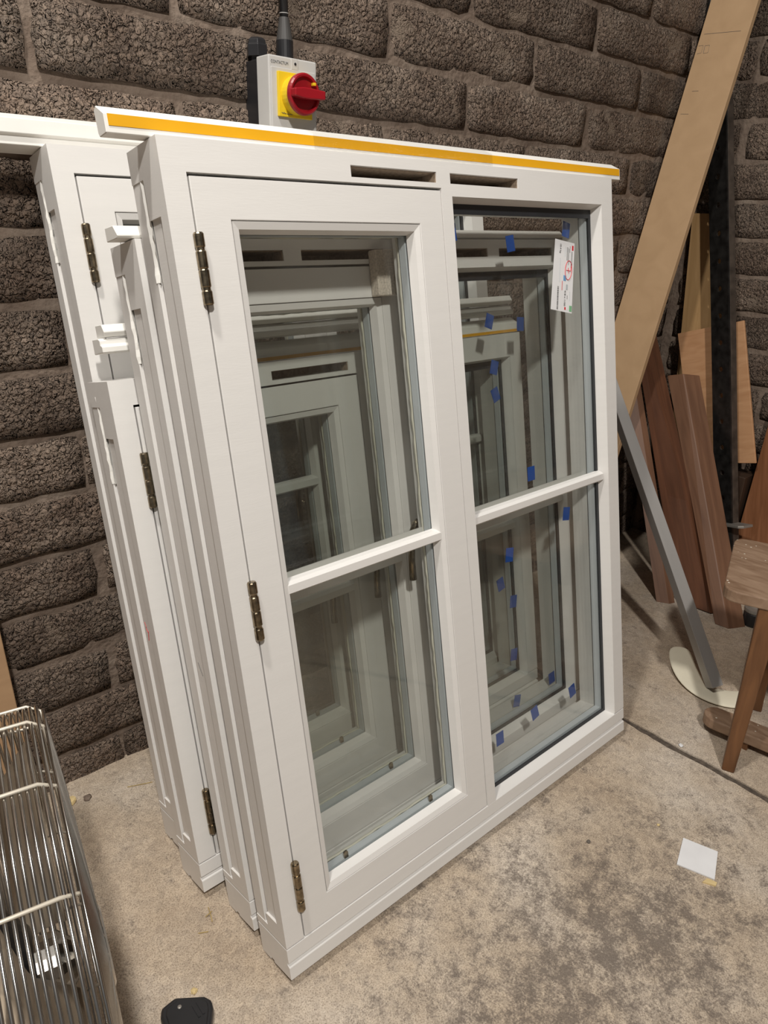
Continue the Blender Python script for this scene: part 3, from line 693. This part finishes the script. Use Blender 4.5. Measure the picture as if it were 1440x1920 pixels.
# drilled black steel angle bar with a welded foot plate
def steel_bar():
    base = Vector((1.872, .206, FZ)); top = Vector((1.968, .580, 1.45))
    ax = (top-base); L = ax.length; ax.normalize()
    yv = Vector((-.34, -.94, 0)); yv = (yv-ax*yv.dot(ax)).normalized(); nx = yv.cross(ax)
    if nx.x > 0: nx = -nx      # web faces the camera side (-x)
    R = Matrix((nx, yv, ax)).transposed().to_4x4(); R.translation = base
    root = empty('steel_bar'); root.matrix_world = R
    tag(root, 'black drilled steel bar standing in the corner', 'steel bar')
    # web with real holes (square grid cells with octagon rims)
    w2 = .036; th = .006; mb = MB(); zs = []
    pitch = .083; hr = .0085; k = 8
    z = 0.13; prev = 0.0
    def quadstrip(z0, z1):
        mb.box((-th, -w2, z0), (0, w2, z1))
    while z < L-.05:
        quadstrip(prev, z-.018)
        # plate with a hole
        ca = math.atan2(.018, w2); angs = sorted([2*math.pi*i/12 for i in range(12)]+[ca, math.pi-ca, math.pi+ca, 2*math.pi-ca])
        n = len(angs); outer = []; inner = []
        for a in angs:
            c_, s_ = math.cos(a), math.sin(a)
            q = 1/max(abs(c_)/w2, abs(s_)/.018); outer.append((c_*q, s_*q)); inner.append((c_*hr, s_*hr))
        vs = [(0, p[0], z+p[1]) for p in outer]+[(0, p[0], z+p[1]) for p in inner]+[(-th, p[0], z+p[1]) for p in outer]+[(-th, p[0], z+p[1]) for p in inner]
        fs = []
        for i in range(n):
            j = (i+1) % n
            fs += [(i, j, n+j, n+i), (2*n+i, 3*n+i, 3*n+j, 2*n+j), (n+i, n+j, 3*n+j, 3*n+i), (i, 2*n+i, 2*n+j, j)]
        mb.add(vs, fs); prev = z+.018; z += pitch
    quadstrip(prev, L)
    mb.build('web', 'blacksteel', root)
    MB().box((-.030, w2-.006, 0), (-.0062, w2, L)).build('flange', 'rustysteel', root, bevel=.001)
    MB().prism([(-.03, -.02), (.004, -.02), (.020, -.005), (.020, .080), (.008, .092), (-.03, .092)], lambda p, t: (p[0], p[1], t), .207, .215).build('foot_plate', 'steelplate', root, bevel=.001)
steel_bar()
cp = MB().box((1.955, .640, 1.14), (2.045, .653, 2.6)).build('corner_shade_strip', 'blacksteel', None, bevel=.004); tag(cp, 'dark vertical strip standing in for the shaded gap high in the corner between the walls', 'gap_strip')  # dark strip imitates the shaded gap where the two walls meet

# square aluminium tube leaning behind the windows
def alu_tube():
    a = Vector((1.254, -.058, FZ+.024)); b = Vector((1.330, .380, .640)); ax = (b-a).normalized(); b = b+ax*.16
    L = (b-a).length; yv = Vector((-.44, -.90, 0)); yv = (yv-ax*yv.dot(ax)).normalized(); xv = yv.cross(ax)
    R = Matrix((xv, yv, ax)).transposed().to_4x4(); R.translation = a
    root = empty('aluminium_tube'); root.matrix_world = R; tag(root, 'square aluminium tube leaning with its foot on cream foam', 'metal tube')
    h = .0155; t = .0025; mb = MB()
    vs = []; fs = []
    for z in (0, L):
        for q in (h, h-t):
            vs += [(-q, -q, z), (q, -q, z), (q, q, z), (-q, q, z)]
    for i in range(4):
        j = (i+1) % 4
        fs += [(i, j, 8+j, 8+i), (4+i, 12+i, 12+j, 4+j), (i, 4+i, 4+j, j), (8+i, 8+j, 12+j, 12+i)]
    mb.add(vs, fs).build('tube', 'alu', root, bevel=.0008, seg=1)
    MB().box((-h+.0026, -h+.0026, .001), (h-.0026, h-.0026, .006)).build('end_plug', 'blackplastic', root)
    for z in (L*.66,):
        MB().lathe([(.003, 0), (.003, .0006)], (-h, 0.002, z), (-1, 0, 0), 10).build('drilled_hole', 'blackplastic', root)
alu_tube()
# cream foam offcut, curling up at one end
def foam():
    cl = [(1.335, .085, .034), (1.290, .050, .016), (1.255, .008, .004), (1.236, -.040, .0), (1.245, -.088, .0), (1.285, -.125, .0), (1.335, -.148, .002)]
    wd = [.030, .034, .036, .038, .040, .036, .024]; vs = []; n = len(cl)
    for i, (p, q) in enumerate(zip(cl, wd)):
        p = Vector(p); a = Vector(cl[max(i-1, 0)]); b = Vector(cl[min(i+1, n-1)]); t = (b-a); t.z = 0; t.normalize(); s_ = Vector((t.y, -t.x, 0))
        for sx, z in ((-1, 0), (-1, .009), (-.6, .0125), (.6, .0125), (1, .009), (1, 0)):
            pp = p+s_*sx*q; vs.append((pp.x, pp.y, FZ+p.z+z))
    k = 6; fs = [tuple(range(k)), tuple((n-1)*k+j for j in range(k))[::-1]]
    for i in range(n-1):
        for j in range(k): fs.append((i*k+j, i*k+(j+1) % k, (i+1)*k+(j+1) % k, (i+1)*k+j))
    o = MB().add(vs, fs).build('foam_offcut', 'foam', None, smooth=False)
    sd = o.modifiers.new('subd', 'SUBSURF'); sd.levels = 2; sd.render_levels = 2
    tag(o, 'curved cream foam strip on the floor under the aluminium tube', 'foam strip')
foam()
# small dark jar behind the stool
jr_ = empty('jar', (1.69, .035, FZ)); tag(jr_, 'small black jar with a grey rim on the floor behind the stool', 'jar')
MB().lathe([(.026, 0), (.028, .004), (.028, .040), (.026, .044)], (0, 0, 0), (0, 0, 1), 24).build('body', 'blackplastic', jr_)
MB().lathe([(.0285, .0445), (.0295, .047), (.0295, .056), (.020, .057), (.018, .050)], (0, 0, 0), (0, 0, 1), 24).build('rim', 'steelplate', jr_)

# ------------------------------------------------------------------ wooden stool
def rounded_slab(poly, r, seg=6):
    out = []; n = len(poly)
    for i in range(n):
        p = Vector(poly[i]); a = (Vector(poly[i-1])-p).normalized(); b = (Vector(poly[(i+1) % n])-p).normalized()
        s0 = p+a*r; s1 = p+b*r
        for k in range(seg+1):
            t = k/seg; out.append(tuple((s0*(1-t)+p*t)*(1-t)+(p*(1-t)+s1*t)*t))
    return out
def stool():
    zt = .40; root = empty('stool', (1.14, -.22, FZ)); tag(root, 'worn brown wooden stool with paint specks, cut by the right edge', 'stool')
    c0 = Vector((1.290, -.012)); c1 = Vector((1.000, -.120))
    e = (c1-c0).normalized(); pn = Vector((-e.y, e.x))
    if pn.y > 0: pn = -pn
    poly = [c0, c1, c1+pn*.36, c0+pn*.36]
    o2 = Vector((1.14, -.22))
    rp = rounded_slab([tuple(p-o2) for p in poly], .035)
    MB().prism(rp, lambda p, t: (p[0], p[1], t-FZ), zt-.026, zt).build('seat', 'seatwood', root, bevel=.003)
    def leg(foot, top, wa, wb, name='leg'):
        f = Vector(foot)-Vector((1.14, -.22, FZ)); t = Vector(top)-Vector((1.14, -.22, FZ))
        vs = []
        for p, w_ in ((f, wa), (t, wb)):
            for sx, sy in ((-1, -1), (1, -1), (1, 1), (-1, 1)):
                q = p+e3*sx*w_[0]/2+p3*sy*w_[1]/2; vs.append((q.x, q.y, q.z))
        MB().add(vs, [(3,2,1,0), (4,5,6,7), (0,1,5,4), (1,2,6,5), (2,3,7,6), (3,0,4,7)]).build(name, 'stoolwood', root, bevel=.003)
    e3 = Vector((e.x, e.y, 0)); p3 = Vector((pn.x, pn.y, 0))
    ctr = (c0+c1)/2+pn*.18
    corners = [(c1, -1), (c0, -1), (c1+pn*.36, 1), (c0+pn*.36, 1)]
    for cpt, sg in corners:
        inn = (ctr-cpt).normalized(); top = cpt+inn*.075
        # foot splays along the seat's long direction
        ft = cpt+inn*.072
        if (cpt-c1).length < 1e-6: ft = Vector((1.020, -.208)); top = Vector((1.062, -.196))
        elif (cpt-c0).length < 1e-6: ft = c0+inn*.14+Vector((.045, -.01)); top = c0+inn*.14
        leg((ft.x, ft.y, FZ), (top.x, top.y, zt-.024), (.034, .026), (.056, .042))
stool()
fb = MB(); n = 10
rp = []
c = Vector((1.118, -.128)); dv = Vector((.16, -.987)).normalized(); sv = Vector((-dv.y, dv.x))
hw = .030
for k in range(n+1):
    a = math.pi*k/n; q = -dv*math.sin(a)*hw+sv*math.cos(a)*hw; rp.append(tuple(q))
rp += [tuple(dv*.42-sv*hw), tuple(dv*.42+sv*hw)]
fbo = fb.prism(rp, lambda p, t: (p[0], p[1], t), .020, .046).build('wooden_rail', 'seatwood', None, bevel=.003)
fbo.location = (c.x, c.y, FZ); tag(fbo, 'round-ended wooden rail lying low behind the stool leg', 'wood rail')
for k in (.06, .36):
    q = dv*k
    MB().box((q.x-.022, q.y-.022, 0), (q.x+.022, q.y+.022, .0202)).build('rail_foot', 'stoolwood', fbo)

# ------------------------------------------------------------------ floor fan with chrome wire guard
def fan():
    root = empty('floor_fan', (-.274, -.023, .332), (0, -.0254, -.194)); tag(root, 'large chrome wire-guard floor fan at the bottom left', 'fan')
    R = .275
    def torus(r, wr, n=72, k=6):
        return MB().tube([(0, r*math.cos(2*math.pi*i/n), r*math.sin(2*math.pi*i/n)) for i in range(n)], wr, k, closed=True).mesh('guard_ring', 'chrome', smooth=True)
    base = torus(R, .0018)
    for k in range(28):
        o = put(base, 'guard_ring', root); o.location.x = -.0064*k-.002
    for k in range(1, 25):
        r = R-.0095*k+(.004 if k == 1 else 0); o = put(torus(r, .0019, 60, 5), 'guard_ring', root); o.location.x = .004+.010*(1-(r/R)**2)
    for k in range(1, 14):
        r = R-.018*k; o = put(torus(r, .0018, 48, 5), 'guard_ring', root); o.location.x = -.178-.012*(1-(r/R)**2)
    for k in range(16):
        a = 2*math.pi*(k+.35)/16; c_, s_ = math.cos(a), math.sin(a); P = []
        for x, r in ((-.19, .05), (-.182, .2), (-.176, R-.004), (-.165, R+.003), (-.09, R+.0035), (-.012, R+.003), (.002, R-.006), (.006, R-.05), (.012, .1), (.014, .045)):
            P.append((x, r*c_, r*s_))
        MB().tube(P, .0019, 6).build('guard_rib', 'wirecream', root, smooth=True)
    MB().lathe([(.045, 0), (.045, .006), (.04, .008)], (.010, 0, 0), (1, 0, 0), 24).build('badge_disc', 'chrome', root)
    MB().lathe([(.03, 0), (.075, .01), (.075, .11), (.05, .13), (.015, .135), (.015, .17)], (-.185, 0, 0), (1, 0, 0), 28).build('motor', 'blackplastic', root)
    for k in range(3):
        a0 = 2*math.pi*k/3+.5; vs = []; n, mm = 8, 6
        for i in range(n+1):
            r = .04+.205*i/n; sp = .30+.38*math.sin(math.pi*(.15+.75*i/n))
            for j in range(mm+1):
                q = (j/mm-.5); a = a0+q*sp*1.9*(0.09/r if r > .16 else .6)*1.9
                vs.append((-.045+q*.055+.006*math.cos(q*3), r*math.cos(a), r*math.sin(a)))
        fs = [(i*(mm+1)+j, i*(mm+1)+j+1, (i+1)*(mm+1)+j+1, (i+1)*(mm+1)+j) for i in range(n) for j in range(mm)]
        o = MB().add(vs, fs).build('blade', 'fanblade', root, smooth=True); sd = o.modifiers.new('solid', 'SOLIDIFY'); sd.thickness = .002
    MB().lathe([(.035, 0), (.035, .03), (.02, .045)], (-.06, 0, 0), (1, 0, 0), 20).build('hub', 'chrome', root)
    MB().tube([(-.16, .235*math.cos(2*math.pi*i/48), .235*math.sin(2*math.pi*i/48)) for i in range(48)], .007, 8, closed=True).build('mount_ring', 'chrome', root, smooth=True)
    for s_ in (-1, 1):
        MB().tube([(-.16, s_*.235, 0), (-.12, s_*.1, 0), (-.12, s_*.05, 0)], .006, 8).build('motor_strut', 'chrome', root, smooth=True)
    # tubular cradle stand
    zf = FZ-.332
    yk = [(-.10, -(R+.022), .0)]+[(-.10, -(R+.022)*math.cos(a), -(R+.022)*math.sin(a)) for a in [math.pi*i/24 for i in range(1, 24)]]+[(-.10, R+.022, 0)]
    MB().tube(yk, .0105, 10).build('cradle', 'chrome', root, smooth=True)
    for s_ in (-1, 1):
        MB().lathe([(.016, 0), (.016, .014)], (-.10, s_*(R-.002), 0), (0, s_, 0), 16).build('pivot_knob', 'blackplastic', root)
        MB().tube([(-.30, s_*.15, zf+.0115), (-.10, s_*.15, zf+.0115), (-.03, s_*.15, zf+.0115)], .0115, 10).build('base_tube', 'blackplastic', root, smooth=True)
        MB().tube([(-.10, s_*.15, zf+.0115), (-.10, s_*.15, -(R+.022)*.862)], .010, 10).build('stand_post', 'chrome', root, smooth=True)
fan()
# board behind the fan, leaning on the wall
lean_board('leaning_board', (-.62, .560, FZ), (-.190, .560, FZ), (-.62, .632, .62), (-.188, .632, .62), .015, 'boardply', 'pale brown board leaning on the block wall behind the fan', nrm=(0.0001, 1, -.12))

# ------------------------------------------------------------------ things lying on the floor
cdv = [(0.7515, -0.2441), (0.7715, -0.3038), (0.7052, -0.3298), (0.6834, -0.2675)]
cc = MB().prism([(x-.728, y+.287) for x, y in cdv], lambda p, t: (p[0], p[1], t), 0.0005, .003).build('card_square', 'card'); cc.location = (.728, -.287, FZ)
tag(cc, 'small square of white card lying on the concrete floor', 'card')
chp = MB().prism([(0, 0), (.022, -.004), (.026, .004), (.010, .010)], lambda p, t: (p[0], p[1], t), 0, .003).build('wood_chip', 'chip'); chp.location = (.683, -.318, FZ); chp.rotation_euler = (0, 0, -.9)
tag(chp, 'brown wood sliver beside the white card', 'wood chip')
def tool_base():
    px = [(-0.1800, 0.0640), (-0.1782, .0770), (-0.1720, 0.0880), (-0.1490, 0.0900), (-0.1140, 0.0640), (-0.1085, 0.0520), (-0.1120, 0.0400), (-0.1330, .0100), (-.1900, .0300)]
    o = Vector((-.145, .05)); pg = [(x-o.x, y-o.y) for x, y in px]
    root = empty('tool_base', (o.x, o.y, FZ)); tag(root, 'black plastic tool part on the floor at the bottom edge', 'tool')
    MB().prism(pg, lambda p, t: (p[0], p[1], t), 0.0, .020).build('body', 'blackplastic', root, bevel=.004)
    MB().prism([(a*.80, b*.80) for a, b in pg], lambda p, t: (p[0], p[1], t), .0195, .023).build('raised_panel', 'blackplastic', root, bevel=.0015)
    MB().lathe([(.003, 0), (.003, .0012), (.0015, .0018)], (-.006, .020, .023), (0, 0, 1), 14).build('screw', 'steelplate', root)
    for q in (.010, .017): MB().box((q-.0018, -.012, .0225), (q+.0018, .010, .0242)).build('rib', 'blackplastic', root)
tool_base()
def lump(name, x, y, s, mat, label, cat, seed, grp=None, flat=.6):
    r = random.Random(seed); bm = bmesh.new(); bmesh.ops.create_icosphere(bm, subdivisions=2, radius=s)
    for v in bm.verts:
        v.co *= 1+r.uniform(-.22, .22); v.co.z *= flat
    me = bpy.data.meshes.new(name); bm.to_mesh(me); bm.free(); me.materials.append(M[mat])
    o = put(me, name); o.location = (x, y, FZ+s*flat*.75); tag(o, label, cat, grp); return o
lump('stone_chip', .600, -.130, .0042, 'pebble', 'dark stone chip on the floor in front of the windows', 'stone', 1)
lump('foam_bead', 1.002, -.105, .0055, 'card', 'tiny white bead lying beside the floor joint', 'bead', 2)
lump('mortar_crumb', -.130, .600, .012, 'chip', 'pale crumb of mortar at the foot of the block wall', 'crumb', 3)
lump('mortar_crumb', -.098, .590, .008, 'mortar', 'grey crumb of mortar beside the paler one', 'crumb', 4)
lump('wood_crumb', -.118, .092, .005, 'chip', 'pale wood crumb just behind the black tool part', 'crumb', 5)
lump('stone_chip', .745, -.195, .0030, 'chip', 'small tan stone chip near the white card', 'stone', 6)
def straw(x, y, l, a, label, z=.0012):
    c_, s_ = math.cos(a), math.sin(a)
    o = MB().tube([(-l/2*c_, -l/2*s_, 0), (0.02*l*s_, -.02*l*c_, .0006), (l/2*c_, l/2*s_, .0002)], .0007, 5).build('straw_stem', 'straw'); o.location = (x, y, FZ+z); tag(o, label, 'straw', 'bits of straw on the floor')
straw(.0, .560, .05, -.4, 'bent straw stem at the foot of the wall')
straw(-.035, .195, .030, 1.3, 'straw stem standing across in the open floor left of the windows')
straw(-.037, .196, .014, .2, 'short straw bit crossing a longer stem on the floor', .0026)
straw(-.060, .172, .016, -.5, 'thin straw fragment nearest the window corner')
